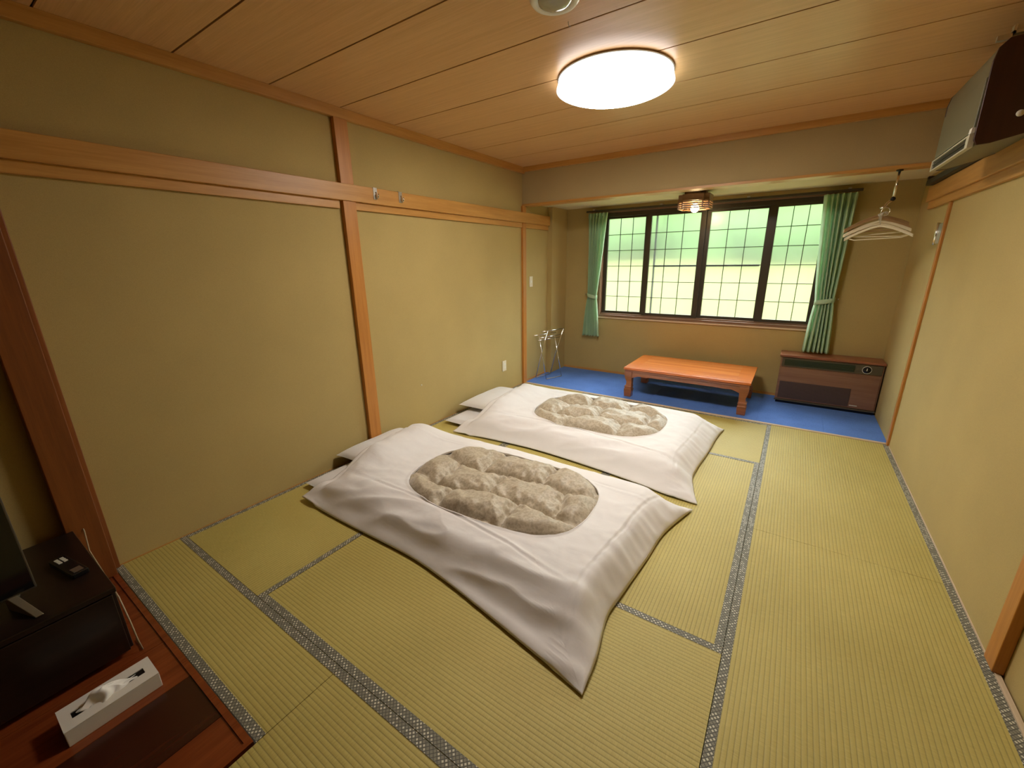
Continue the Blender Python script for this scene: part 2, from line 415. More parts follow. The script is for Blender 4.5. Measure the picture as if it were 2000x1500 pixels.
# ------------------------------------------------------------------ walls
struct(obj('wall_left', B(-0.14, 0, YN-0.1, Y3+0.16, -0.14, H+0.1), 'wall'), 'olive plaster wall on the left', 'wall')
struct(obj('wall_right', MB().box(W, W+0.16, 1.31, Y3+0.16, -0.14, H+0.1).box(W+0.020, W+0.16, YN-0.1, 1.31, -0.14, H+0.1), 'wall'), 'olive plaster wall on the right', 'wall')
struct(obj('wall_front', B(-0.14, W+0.16, YN-0.12, YN, -0.14, H+0.1), 'unseen_dark'), 'unseen wall behind the viewer, coloured dark to cut bounced light', 'wall')
WX0, WX1, WZ0, WZ1 = 0.53, 2.82, 0.735, 2.012
struct(obj('wall_back', MB().box(-0.14, WX0, Y3, Y3+0.14, -0.14, H+0.1).box(WX1, W+0.16, Y3, Y3+0.14, -0.14, H+0.1)
    .box(WX0, WX1, Y3, Y3+0.14, -0.14, WZ0).box(WX0, WX1, Y3, Y3+0.14, WZ1, H+0.1), 'wall'), 'olive plaster wall around the window', 'wall')
struct(obj('wall_column', B(0, 0.062, 4.12, Y3, 0.0, HA), 'wall'), 'shallow plaster column in the corner left of the window', 'wall')
struct(obj('wall_lintel', B(0, W, Y2, Y2+0.12, HB+0.018, H+0.05), 'beam'), 'dropped plaster beam above the window recess', 'wall')
struct(obj('trim_2', B(0, W, Y2-0.006, Y2+0.126, HB, HB+0.020), 'woodx'), 'wooden edging under the dropped plaster beam', 'trim')
# ceilings
ce = struct(obj('ceiling', B(-0.14, W+0.16, YN-0.12, Y2+0.10, H+0.008, H+0.14), 'gap'), 'ceiling of wide wood-grain boards', 'ceiling')
ed = [0.43+0.4445*k for k in range(-6, 7)] + [Y2]
ed = [YN]+[e for e in ed if e > YN+0.05]
for a, b in zip(ed[:-1], ed[1:]):
    obj('ceiling_board', B(0, W+0.05, a+0.0045, b-0.0045, H, H+0.010), 'ceil', ce)
struct(obj('ceiling', B(-0.1, W+0.1, Y2+0.11, Y3+0.14, HA, HA+0.5), 'cream'), 'low cream ceiling of the window recess', 'ceiling')
# trims, left wall
tn = [3]
def trim(mb, mat, label, bevel=0.002):
    o = struct(obj('trim_%d' % tn[0], mb, mat, bevel=bevel), label, 'trim'); tn[0] += 1; return o
trim(B(0, 0.034, YN, Y2, 2.338, H), 'woody', 'wooden ceiling moulding along the left wall')
trim(B(0.034, W, Y2-0.030, Y2, 2.352, H), 'woodx', 'wooden ceiling moulding along the dropped beam')
trim(B(W-0.03, W+0.02, YN, Y2-0.030, 2.352, H), 'woody', 'wooden ceiling moulding along the right wall')
trim(B(0, 0.044, -0.31, 4.10, 1.845, 1.950), 'woody', 'broad orange wooden picture rail along the left wall', 0.003)
trim(MB().box(0, 0.020, -0.262, 1.240, 1.795, 1.845).box(0, 0.020, 1.366, 3.505, 1.795, 1.845).box(0, 0.020, 3.585, 4.10, 1.795, 1.845), 'woody', 'thin lower strip beneath the left picture rail', 0.0015)
trim(B(0, 0.034, 1.258, 1.358, 0.0, 2.338), 'woodz', 'wooden post in the middle of the left wall', 0.003)
trim(B(0, 0.026, 3.512, 3.580, 0.0, HB), 'woodz', 'wooden post on the left wall beside the blue carpet', 0.003)
trim(MB().box(-0.01, 0.070, -0.400, -0.285, -0.004, 2.338).box(0, 0.018, -0.285, -0.262, 0, 2.338), 'post_red', 'dark reddish alcove post at the near left', 0.004)
# trims, right wall
trim(B(W-0.040, W, 0.5, 4.12, 1.832, 1.942), 'woody', 'broad wooden picture rail along the right wall', 0.003)
trim(B(W-0.022, W, 1.29, 4.12, 1.780, 1.832), 'woody', 'thin lower strip beneath the right picture rail', 0.0015)
trim(B(W-0.014, W, 3.512, 3.556, 0.002, 1.780), 'woodz', 'slim wooden post on the right wall beside the carpet', 0.002)
trim(B(W-0.012, W+0.020, 1.285, 1.362, 0.005, 1.832), 'woodz', 'wooden door jamb post at the near right', 0.003)
struct(obj('baseboard_right', B(W-0.004, W+0.012, YN, Y2, -0.05, 0.006), 'pale_woody'), 'pale wooden sill strip along the foot of the right wall', 'baseboard')
struct(obj('baseboard_left', B(-0.005, 0.004, Y0, Y2, -0.05, 0.005), 'woody'), 'thin wooden strip along the foot of the left wall', 'baseboard')
struct(obj('baseboard_back', B(0.062, W, Y3-0.006, Y3, 0.002, 0.030), 'woodx'), 'low wooden skirting under the window', 'baseboard')
trim(B(0, 0.006, 3.58, 4.12, 0.002, 0.026), 'woody', 'low skirting on the left of the blue carpet', 0)

# ------------------------------------------------------------------ window
win = bpy.data.objects.new('window_1', None); COL.objects.link(win); win.location = (1.675, Y3, WZ0)
struct(win, 'wide frosted lattice window with four dark sliding sashes', 'window')
fy0, fy1 = Y3-0.014, Y3+0.135
for q in (B(WX0, WX1, fy0, fy1, WZ1-0.028, WZ1), B(WX0, WX1, fy0, fy1, WZ0, WZ0+0.030), B(WX0, WX0+0.022, fy0, fy1, WZ0+0.03, WZ1-0.028), B(WX1-0.022, WX1, fy0, fy1, WZ0+0.03, WZ1-0.028)):
    obj('frame', q, 'brown_frame', win, bevel=0.002)
obj('sill', B(WX0-0.03, WX1+0.03, Y3-0.022, Y3+0.01, WZ0-0.016, WZ0+0.001), 'pale_wood', win, bevel=0.003)
obj('track', B(WX0+0.022, WX1-0.022, Y3+0.02, Y3+0.12, WZ1-0.072, WZ1-0.028), 'sash', win)
obj('track', B(WX0+0.022, WX1-0.022, Y3+0.02, Y3+0.12, WZ0+0.030, WZ0+0.044), 'brown_frame', win)
SZ0, SZ1 = WZ0+0.044, WZ1-0.072
pane_me = {}
def sash(x0, x1, yc, sl, sr):
    rt, rb = 0.022, 0.030
    s = obj('sash', MB().box(x0, x0+sl, yc-0.014, yc+0.014, SZ0, SZ1).box(x1-sr, x1, yc-0.014, yc+0.014, SZ0, SZ1)
        .box(x0+sl, x1-sr, yc-0.013, yc+0.013, SZ1-rt, SZ1).box(x0+sl, x1-sr, yc-0.013, yc+0.013, SZ0, SZ0+rb), 'sash', win)
    gx0, gx1, gz0, gz1 = x0+sl, x1-sr, SZ0+rb, SZ1-rt
    nx, nz = 3, 6; pw, ph = (gx1-gx0)/nx, (gz1-gz0)/nz
    bars = MB()
    for i in range(1, nx): bars.box(gx0+i*pw-0.003, gx0+i*pw+0.003, yc-0.006, yc+0.006, gz0, gz1)
    for j in range(1, nz): bars.box(gx0, gx1, yc-0.0055, yc+0.0055, gz0+j*ph-0.003, gz0+j*ph+0.003)
    obj('lattice', bars, 'lattice', s)
    for i in range(nx):
        for j in range(nz):
            obj('pane', B(gx0+i*pw+0.0029, gx0+(i+1)*pw-0.0029, yc-0.002, yc+0.002, gz0+j*ph+0.0029, gz0+(j+1)*ph-0.0029), 'pane', s)
    return s
sash(0.552, 1.105, Y3+0.085, 0.045, 0.055); sash(1.085, 1.715, Y3+0.045, 0.045, 0.055)
sash(1.695, 2.345, Y3+0.085, 0.060, 0.060); sash(2.300, 2.798, Y3+0.045, 0.070, 0.040)
obj('screen_bar', B(1.16, 2.27, Y3+0.112, Y3+0.124, 1.350, 1.370), 'sash', win)
obj('screen_bar', B(1.16, 1.18, Y3+0.112, Y3+0.124, SZ0, SZ1), 'sash', win)

# outside: sunlit lawn and trees, seen blurred through the frosted panes
struct(obj('ground', MB().prism([(Y3+0.16, -0.9), (60, -0.9), (60, 1.9), (15.5, 1.45), (10.5, 0.70), (6.5, -0.15), (Y3+0.16, -0.40)], lambda a, b, sd: (-40+85*sd, a, b)), 'grass', recenter=False), 'sunlit yellow-green lawn outside, blurred by the frosted window', 'lawn')
tr = MB()
rr = random.Random(3)
for k in range(46):
    x = -24+k*1.15+rr.uniform(-0.5, 0.5); y = 16.5+rr.uniform(-1.0, 2.5); r = rr.uniform(1.4, 2.2); z = rr.uniform(1.8, 3.0)
    tr.sphere((x, y, z), (r, r*0.8, r*rr.uniform(0.9, 1.5)), 14, 9)
for k in range(30):
    x = -24+k*1.8; tr.sphere((x, 20+rr.uniform(-1, 1), 3.8+rr.uniform(-0.6, 0.6)), (2.4, 1.8, 2.6), 14, 9)
to = obj('tree_belt', tr, 'leaf', None, True); tag(to, 'band of green trees blurred behind the frosted window', 'trees'); to['kind'] = 'stuff'

# ------------------------------------------------------------------ futons
def nz(x, y, z=0.0): return noise.noise((x, y, z))
def sstep(a, b, x):
    t = min(1, max(0, (x-a)/(b-a))); return t*t*(3-2*t)
def seg_d(p, a, b):
    ax, ay = a; bx, by = b; dx, dy = bx-ax, by-ay
    t = max(0, min(1, ((p[0]-ax)*dx+(p[1]-ay)*dy)/(dx*dx+dy*dy)))
    return math.hypot(p[0]-ax-t*dx, p[1]-ay-t*dy)
def make_futon(front, right, back, left, mat_rect, pil, oval, seed, labels, group):
    # --- mattress
    mx0, mx1, my0, my1 = mat_rect; MH = 0.062
    mb = MB()
    def mf(u, v):
        x = mx0+(mx1-mx0)*u; y = my0+(my1-my0)*v
        return x, y
    N = 60; k0 = 0
    def prof(u): return (1-abs(2*u-1)**10)**0.3
    def top(u, v):
        x, y = mf(u, v); return (x, y, 0.004+0.030+(MH-0.034)*prof(u)*prof(v)+0.004*nz(x*3, y*3, seed))
    def bot(u, v):
        x, y = mf(u, v); return (x, y, 0.004+0.030-0.030*prof(u)*prof(v))
    mb.grid(top, N, 36); mb.grid(bot, N, 36)
    mt = obj('futon_mattress', mb, 'sheet_cloth', None, True); tag(mt, labels[0], 'mattress', group+' mattresses')
    # --- pillow
    px0, px1, py0, py1 = pil; PH = 0.090; pc = ((px0+px1)/2, (py0+py1)/2)
    pm = MB()
    def pf(u, v, sgn):
        a, b = 2*u-1, 2*v-1
        hgt = max(0.0, (1-abs(a)**3.2)*(1-abs(b)**3.6))**0.55
        pin = 1-0.06*(1-abs(b)**2)*abs(a)**4; pin2 = 1-0.05*(1-abs(a)**2)*abs(b)**4
        x = pc[0]+a*pin*(px1-px0)/2; y = pc[1]+b*pin2*(py1-py0)/2
        z = MH+0.010+PH*0.36+sgn*hgt*PH*(0.62 if sgn > 0 else 0.36)+(0.006*nz(x*9, y*7, seed) if sgn > 0 else 0)*hgt
        return (x, y, z)
    pm.grid(lambda u, v: pf(u, v, 1), 36, 44); pm.grid(lambda u, v: pf(u, v, -1), 36, 44)
    po = obj('pillow', pm, 'pillow_cloth', None, True); tag(po, labels[1], 'pillow', group+' pillows')
    # --- duvet: support height of mattress and pillow, plus its own loft
    def support(x, y):
        m1 = sstep(mx0-0.10, mx0+0.06, x)*sstep(mx1+0.16, mx1-0.02, x)*sstep(my0-0.16, my0+0.03, y)*sstep(my1+0.14, my1-0.03, y)
        p1 = sstep(px0-0.12, px0+0.08, x)*sstep(px1+0.20, px1-0.12, x)*sstep(py0-0.18, py0+0.12, y)*sstep(py1+0.14, py1-0.08, y)
        return (MH+0.006)*m1+(PH)*0.85*p1
    def densify(pl, n=40):
        # Catmull-Rom through the outline points
        out = []
        for i in range(len(pl)-1):
            p0 = pl[max(i-1, 0)]; p1 = pl[i]; p2 = pl[i+1]; p3 = pl[min(i+2, len(pl)-1)]
            for q in range(8):
                t = q/8
                out.append(tuple(0.5*((2*p1[c])+(-p0[c]+p2[c])*t+(2*p0[c]-5*p1[c]+4*p2[c]-p3[c])*t*t+(-p0[c]+3*p1[c]-3*p2[c]+p3[c])*t**3) for c in (0, 1)))
        out.append(pl[-1]); return out
    S = [densify(s) for s in (front, right, back, left)]
    ring = S[0][:-1]+S[1][:-1]+S[2][:-1]+S[3][:-1]
    oc, oa, ob, orot, on = oval
    def oval_r(th):
        t = th-orot
        return 1/((abs(math.cos(t))/oa)**on+(abs(math.sin(t))/ob)**on)**(1/on)
    wid = (0.30, 0.115, 0.20, 0.22); T = 0.075
    def edge_g(x, y):
        g = 1.0; ds = []
        for sgm, w in zip(S, wid):
            d = min(seg_d((x, y), sgm[i], sgm[i+1]) for i in range(0, len(sgm)-1))
            ds.append(d); t = min(1, d/w); g *= (1-(1-t)**2.0)**0.72
        return g, ds
    def hgt(x, y):
        g, ds = edge_g(x, y)
        sp = support(x, y)
        dm = min(ds)
        h = 0.012+sp*sstep(-0.02, 0.10, dm)*(0.55+0.45*sstep(0, 0.2, ds[0]))+T*g
        if ds[3] < 0.12: h = max(h, sp+0.016)
        # folds
        wv = 0.0
        f1 = sstep(0.42, 0.10, ds[0])*sstep(0.0, 0.07, ds[0])
        q = nz(x*2.6+0.8*y, y*10.0-x*1.6, seed); wv += f1*0.020*(0.5-abs(q))*1.6-f1*0.006
        f2_ = sstep(0.22, 0.04, ds[1])*sstep(0.0, 0.03, ds[1])
        wv += f2_*0.011*nz(x*5, y*21, seed+3)
        f3_ = sstep(0.30, 0.05, ds[3])*sstep(0.0, 0.05, ds[3])
        wv += f3_*0.008*nz(x*5, y*13, seed+5)
        wv += 0.007*nz(x*2.3, y*5.5, seed+8)*min(1, dm/0.1)
        wv += 0.0065*(0.4-abs(nz(x*5+2*y, y*7-3*x, seed+9)))*min(1, dm/0.1)+0.003*(0.4-abs(nz(x*13-4*y, y*12+5*x, seed+10)))*min(1, dm/0.1)
        for (c, r2) in ((0, 0.255), (1, 0.130), (2, 0.24)):
            dd = ds[c]-r2-0.010*nz(x*1.2, y*1.2, seed+2)
            wv += (0.0035*math.exp(-((dd-0.007)/0.008)**2)-0.0038*math.exp(-((dd+0.005)/0.007)**2))*(1 if ds[1] > 0.12 else 0)
        return max(0.008, h+wv)
    cx, cy = oc
    cor = [S[k][0] for k in range(4)]
    ths = sorted(set([round(-PI+2*PI*i/420, 5) for i in range(420)]+[round(math.atan2(c[1]-cy, c[0]-cx), 5) for c in cor]))
    n = len(ths); ring_a = [(math.atan2(p[1]-cy, p[0]-cx), p) for p in ring]; rn = len(ring)
    def outer(th):
        dx, dy = math.cos(th), math.sin(th); best = None
        for i in range(rn):
            x1, y1 = ring[i][0]-cx, ring[i][1]-cy; x2, y2 = ring[(i+1) % rn][0]-cx, ring[(i+1) % rn][1]-cy
            ex, ey = x2-x1, y2-y1; den = dx*ey-dy*ex
            if abs(den) < 1e-12: continue
            t = (x1*ey-y1*ex)/den; s = (x1*dy-y1*dx)/den
            if t > 0 and -1e-6 <= s <= 1+1e-6 and (best is None or t > best): best = t
        return best
    RAD = [0, 0.006, 0.015, 0.03]+[0.03+0.97*i/52 for i in range(1, 53)]
    duv = thing('duvet', labels[2], 'duvet', (cx, cy, 0.0), group)
    cb = MB(); hole = []
    for th in ths:
        ro = oval_r(th); rx = outer(th)
        for j, q in enumerate(RAD):
            r = ro+(rx-ro)*q; x, y = cx+r*math.cos(th), cy+r*math.sin(th)
            z = hgt(x, y)
            if j == 0: z -= 0.010
            elif j <= 2: z += 0.004
            cb.v.append((x, y, z))
            if j == 0: hole.append((x, y, z))
    nr = len(RAD)
    for i in range(n):
        k = (i+1) % n
        for j in range(nr-1): cb.f.append((i*nr+j, i*nr+j+1, k*nr+j+1, k*nr+j))
    co = obj('duvet_cover', cb, 'white_cloth', duv, True); co['label'] = 'white cotton cover with an oval opening'
    so = co.modifiers.new('solid', 'SOLIDIFY'); so.thickness = 0.007; so.offset = -1
    # quilt in the opening: puffed, buttoned cells
    qb = MB(); RQ = 64; NQ = 260
    base_c = hgt(cx+0.02, cy)
    def puff(x, y, e):
        lx = (x-cx)*math.cos(orot)+(y-cy)*math.sin(orot); ly = -(x-cx)*math.sin(orot)+(y-cy)*math.cos(orot)
        lx += 0.10*nz(x*2.6, y*2.6, seed+1)+0.02*nz(x*9, y*9, seed+1); ly += 0.10*nz(x*2.4, y*2.4, seed+4)+0.02*nz(x*8, y*8, seed+4)
        row = (ly+2.02)/0.27; rw = math.floor(row); col = (lx+2+0.19*(rw % 2))/0.37
        dv = min(row-rw, rw+1-row)*0.27; du = min(col-math.floor(col), 1-(col-math.floor(col)))*0.37
        d = min(du, dv)
        cell = nz(rw*3.7, math.floor(col)*5.1, seed)*0.014
        pv = (1-(1-min(1, d/0.12))**2)**0.62
        wr = 0.010*nz(x*26, y*26, seed+6)*(1-min(1, d/0.10))+0.009*(0.35-abs(nz(x*8+5*y, y*8-4*x, seed+7)))+0.004*(0.4-abs(nz(x*17, y*13, seed+11)))
        return (-0.024+0.070*pv+cell*pv+wr*1.9)
    for i in range(NQ):
        th = -PI+2*PI*i/NQ; ro = oval_r(th)*1.05
        for j in range(1, RQ+1):
            e = j/RQ; r = ro*e; x, y = cx+r*math.cos(th), cy+r*math.sin(th)
            hb = hgt(cx+r*0.98*math.cos(th), cy+r*0.98*math.sin(th)) if (j % 4 == 0 or j == RQ) else None
            qb.v.append([x, y, hb, e])
    for i in range(NQ):
        prev = base_c; pj = 0
        seq = [(0, base_c)]+[(j, qb.v[i*RQ+j-1][2]) for j in range(1, RQ+1) if qb.v[i*RQ+j-1][2] is not None]
        for j in range(1, RQ+1):
            v = qb.v[i*RQ+j-1]
            for (ja, ha), (jb, hb) in zip(seq[:-1], seq[1:]):
                if ja <= j <= jb: hh = ha+(hb-ha)*(j-ja)/(jb-ja); break
            e = v[3]; fall = sstep(1.0, 0.84, e)
            z = hh+puff(v[0], v[1], e)*(0.25+0.75*fall)-0.016*(1-fall)-(0.020 if e > 0.965 else 0)
            qb.v[i*RQ+j-1] = (v[0], v[1], z)
    qb.v.append((cx, cy, base_c+puff(cx, cy, 0))); ctr = len(qb.v)-1
    for i in range(NQ):
        k = (i+1) % NQ
        qb.f.append((ctr, i*RQ, k*RQ))
        for j in range(RQ-1): qb.f.append((i*RQ+j, i*RQ+j+1, k*RQ+j+1, k*RQ+j))
    qo = obj('quilt', qb, 'quilt', duv, True); qo['label'] = 'puffy grey-beige printed quilt showing in the opening'
    # binding round the opening
    bd = obj('opening_hem', MB().tube([(x+0.003*math.cos(t), y+0.003*math.sin(t), z+0.012) for (x, y, z), t in zip(hole, ths)], 0.0035, 6, True), 'white_cloth', duv, True)
    return duv
make_futon(
    [(0.215, 0.570), (0.50, 0.560), (0.79, 0.561), (1.19, 0.566), (1.465, 0.539), (1.70, 0.501), (1.884, 0.468), (2.04, 0.440), (2.214, 0.405)],
    [(2.214, 0.405), (2.205, 0.556), (2.170, 0.752), (2.180, 0.907), (2.205, 1.20), (2.225, 1.455), (2.305, 1.765)],
    [(2.305, 1.765), (2.10, 1.745), (1.6, 1.76), (1.0, 1.755), (0.5, 1.72), (0.14, 1.64)],
    [(0.14, 1.64), (0.175, 1.40), (0.205, 1.12), (0.255, 0.85), (0.265, 0.68), (0.215, 0.570)],
    (0.085, 2.06, 0.675, 1.665), (0.022, 0.42, 0.955, 1.56), ((1.318, 1.19), 0.575, 0.365, 0.035, 3.0), 1.3,
    ('white mattress under the nearer duvet, its corner showing by the wall', 'white pillow by the wall under the head of the nearer duvet',
     'white-covered duvet nearer the viewer, oval opening showing beige quilt'), 'futon duvets on the tatami')
make_futon(
    [(0.31, 1.89), (0.63, 1.935), (1.10, 1.965), (1.56, 1.935), (1.95, 1.885), (2.13, 1.850), (2.315, 1.842)],
    [(2.315, 1.842), (2.240, 2.10), (2.228, 2.273), (2.250, 2.625), (2.262, 2.95), (2.285, 3.185)],
    [(2.285, 3.185), (2.0, 3.20), (1.4, 3.225), (0.8, 3.22), (0.29, 3.17)],
    [(0.29, 3.17), (0.325, 2.80), (0.365, 2.40), (0.375, 2.10), (0.31, 1.89)],
    (0.100, 2.06, 2.02, 3.08), (0.055, 0.52, 2.27, 2.95), ((1.36, 2.60), 0.555, 0.385, 0.03, 2.8), 5.7,
    ('white mattress under the duvet nearer the window, corner showing', 'white pillow by the wall under the head of the farther duvet',
     'white-covered duvet nearer the window, oval opening showing beige quilt'), 'futon duvets on the tatami')

# ------------------------------------------------------------------ low table
t = thing('low_table', 'low reddish lacquered wooden table on the blue carpet', 'table', (1.81, 3.99, 0.002))
TZ = 0.33
x0, x1, y0, y1 = 1.21, 2.412, 3.648, 4.36
tt = obj('table_top', B(x0, x1, y0, y1, TZ-0.026, TZ), 'table', t, bevel=0.005)
tp = obj('centre_panel', B(x0+0.13, x1-0.13, y0+0.07, y1-0.07, TZ-0.004, TZ+0.0012), 'table_panel', tt, bevel=0.0008)
obj('edge_moulding', B(x0+0.008, x1-0.008, y0+0.008, y1-0.008, TZ-0.046, TZ-0.026), 'table_leg', t, bevel=0.004)
def apron_poly(Ln):
    e = [(0, 0.0), (Ln, 0.0), (Ln, -0.075)]
    pts = []
    for i in range(25):
        a = i/24; s = Ln*(1-a)
        d = min(s, Ln-s)
        dep = 0.075 if d < 0.02 else 0.042+0.033*max(0, 1-(d-0.02)/0.06)**1.5+0.006*math.sin(min(PI, max(0, (d-0.10)/0.10*PI)))
        pts.append((s, -dep))
    return e[:2]+pts
ax0, ax1, ay0, ay1 = x0+0.075, x1-0.075, y0+0.075, y1-0.075
for yy in (y0+0.022, y1-0.040):
    obj('apron', MB().prism(apron_poly(ax1-ax0), lambda a, b, s, yy=yy: (ax0+a, yy+0.018*s, TZ-0.046+b)), 'table_leg', t)
for xx in (x0+0.022, x1-0.040):
    obj('apron', MB().prism(apron_poly(ay1-ay0), lambda a, b, s, xx=xx: (xx+0.018*s, ay0+a, TZ-0.046+b)), 'table_leg', t)
LP = [(0.002, 0.036, 0.0), (0.075, 0.040, 0.0), (0.088, 0.040, 0), (0.092, 0.034, 0), (0.104, 0.034, 0), (0.108, 0.038, 0), (0.122, 0.037, 0.0), (0.128, 0.030, 0.004), (0.165, 0.029, 0.006), (0.205, 0.036, 0.0), (0.24, 0.040, -0.002), (TZ-0.046, 0.040, -0.002)]
for sx, lx in ((1, x0+0.052), (-1, x1-0.052)):
    for sy, ly in ((1, y0+0.052), (-1, y1-0.052)):
        lm = MB(); k = 0
        for (z, hw, of) in LP:
            ox, oy = lx+sx*of, ly+sy*of
            lm.v += [(ox-hw, oy-hw, z), (ox+hw, oy-hw, z), (ox+hw, oy+hw, z), (ox-hw, oy+hw, z)]
        for i in range(len(LP)-1):
            for q in range(4): lm.f.append((i*4+q, i*4+(q+1) % 4, i*4+4+(q+1) % 4, i*4+4+q))
        lm.f += [(3, 2, 1, 0), tuple(len(lm.v)-4+q for q in range(4))]
        obj('leg', lm, 'table_leg', t, bevel=0.004)

# ------------------------------------------------------------------ convector heater
t = thing('fan_heater', 'brown wood-grain cabinet heater on the carpet under the right curtain', 'heater', (3.0, 4.40, 0.002))
hx0, hx1, hy, hz = 2.605, 3.400, 4.27, 0.505
obj('cabinet', B(hx0, hx1, hy+0.012, Y3-0.012, 0.030, hz-0.022), 'heater', t, bevel=0.004)
obj('top_board', B(hx0-0.012, hx1+0.004, hy-0.008, Y3-0.010, hz-0.022, hz), 'heater_top', t, bevel=0.004)
obj('plinth', B(hx0+0.01, hx1-0.01, hy+0.025, Y3-0.02, 0.002, 0.030), 'black', t)
cp = obj('control_panel', B(hx0+0.012, hx1-0.012, hy+0.002, hy+0.014, 0.388, hz-0.030), 'heater_panel', t, bevel=0.002)
obj('air_outlet', B(hx0+0.035, hx0+0.585, hy-0.002, hy+0.004, 0.402, hz-0.042), 'heater_vent', cp)
for k in range(3): obj('louvre', B(hx0+0.037, hx0+0.583, hy-0.006, hy-0.001, 0.412+0.018*k, 0.416+0.018*k), 'heater_vent', cp)
dial = obj('dial', MB().lathe([(0.034, 0.006), (0.034, -0.002), (0.030, -0.006), (0.0005, -0.006)], (hx0+0.672, hy, 0.431), 32, 'y'), 'black', cp, True)
obj('dial_ring', MB().tube([(hx0+0.672+0.033*math.cos(a), hy-0.004, 0.431+0.033*math.sin(a)) for a in [2*PI*i/32 for i in range(32)]], 0.0024, 6, True), 'print', cp, True)
obj('pointer', B(hx0+0.669, hx0+0.675, hy-0.010, hy-0.006, 0.424, 0.446), 'print', cp)
obj('front_panel', B(hx0+0.010, hx1-0.010, hy+0.004, hy+0.013, 0.050, 0.376), 'heater', t, bevel=0.003)
gr = obj('intake_grille', B(hx0+0.022, hx0+0.590, hy-0.001, hy+0.005, 0.062, 0.235), 'heater_grille', t)
for k in range(11): obj('slat', B(hx0+0.025, hx0+0.587, hy-0.004, hy, 0.070+0.0148*k, 0.075+0.0148*k), 'heater_grille', gr)
obj('base_strip', B(hx0-0.004, hx1, hy-0.002, hy+0.012, 0.032, 0.046), 'heater_panel', t)
obj('name_plate', B(hx0+0.60, hx0+0.66, hy+0.0005, hy+0.004, 0.072, 0.080), 'print', t)

# ------------------------------------------------------------------ curtains
def curtain(name_label, xt, xw, xb, zt, zw, zb, yc, npl, ph, tie_side):
    t = thing('curtain', name_label, 'curtain', ((xb[0]+xb[1])/2, yc, zb), 'mint green curtains')
    def edge(z):
        if z >= zw:
            k = (z-zw)/(zt-zw); k = k**0.8
            return [xw[i]+(xt[i]-xw[i])*k for i in (0, 1)], 0.030+0.006*k
        k = ((zw-z)/(zw-zb))**0.6
        return [xw[i]+(xb[i]-xw[i])*k for i in (0, 1)], 0.024+0.012*k
    def fn(u, v):
        z = zb+(zt-zb)*v; (a, b), am = edge(z)
        q = u+0.02*math.sin(u*9+z*1.5)
        y = yc+am*math.sin(q*npl*2*PI+ph)+0.003*math.sin(q*npl*4*PI+z*2.1)
        x = a+(b-a)*(u+0.30/npl/2*math.sin(q*npl*4*PI+ph)/PI)
        if v > 0.97: y = yc+0.6*(y-yc)
        return (x, y, z)
    c = obj('curtain_cloth', MB().grid(fn, 160, 70), 'curtain', t, True)
    so = c.modifiers.new('solid', 'SOLIDIFY'); so.thickness = 0.002
    # tie band
    xa, xc = xw[0]-0.008, xw[1]+0.008; tb = MB(); n = 40
    for i in range(n):
        a = 2*PI*i/n; x = (xa+xc)/2+math.cos(a)*(xc-xa)/2; y = yc+math.sin(a)*0.048
        k = (x-xa)/(xc-xa); zz = zw+(0.030*(k if tie_side > 0 else 1-k))
        tb.v += [(x, y, zz-0.022), (x, y, zz+0.022)]
    for i in range(n):
        j = (i+1) % n; tb.f.append((2*i, 2*j, 2*j+1, 2*i+1))
    b = obj('tie_band', tb, 'curtain', t, True); so = b.modifiers.new('solid', 'SOLIDIFY'); so.thickness = 0.004
    hxx = xw[1]+0.03 if tie_side > 0 else xw[0]-0.03
    obj('tie_hook', MB().tube([(hxx, Y3-0.001, zw+0.03), (hxx, yc, zw+0.03), (hxx, yc-0.012, zw+0.045)], 0.004, 8), 'chrome', t, True)
    return t
curtain('mint green curtain tied back left of the window', (0.385, 0.640), (0.415, 0.535), (0.350, 0.590), 1.985, 0.985, 0.488, 4.445, 6, 0.3, -1)
curtain('mint green curtain tied back right of the window, above the heater', (2.715, 2.968), (2.800, 2.945), (2.765, 2.985), 1.985, 1.010, 0.522, 4.445, 6, 1.2, 1)
rt = thing('curtain_rail', 'dark curtain rail along the top of the window', 'curtain rail', (1.675, 4.46, 2.0))
obj('rail', B(0.36, 2.995, 4.438, 4.466, 1.994, 2.016), 'sash', rt, bevel=0.002)
for xx in (0.45, 1.25, 2.10, 2.90): obj('bracket', B(xx-0.012, xx+0.012, 4.45, Y3, 2.014, 2.030), 'steel', rt)

# ------------------------------------------------------------------ lamps
LX, LY = 1.636, 1.905
t = thing('ceiling_lamp', 'round glowing white ceiling lamp in the middle of the board ceiling', 'lamp', (LX, LY, H))
obj('mount', MB().lathe([(0.20, -0.0008), (0.22, -0.002), (0.22, -0.0055), (0.306, -0.0065), (0.308, -0.010), (0.10, -0.012)], (LX, LY, H), 64), 'white_plastic', t, True)
obj('side_band', MB().lathe([(0.285, -0.0115), (0.302, -0.0125), (0.307, -0.035), (0.304, -0.056), (0.290, -0.060)], (LX, LY, H), 96), 'diffuser_side', t, True)
obj('diffuser', MB().lathe([(0.285, -0.058), (0.300, -0.062), (0.280, -0.072), (0.22, -0.080), (0.12, -0.085), (0.001, -0.087)], (LX, LY, H), 96), 'diffuser', t, True)
obj('rim', MB().lathe([(0.304, -0.046), (0.312, -0.049), (0.314, -0.058), (0.305, -0.063), (0.300, -0.058)], (LX, LY, H), 96), 'acrylic', t, True)
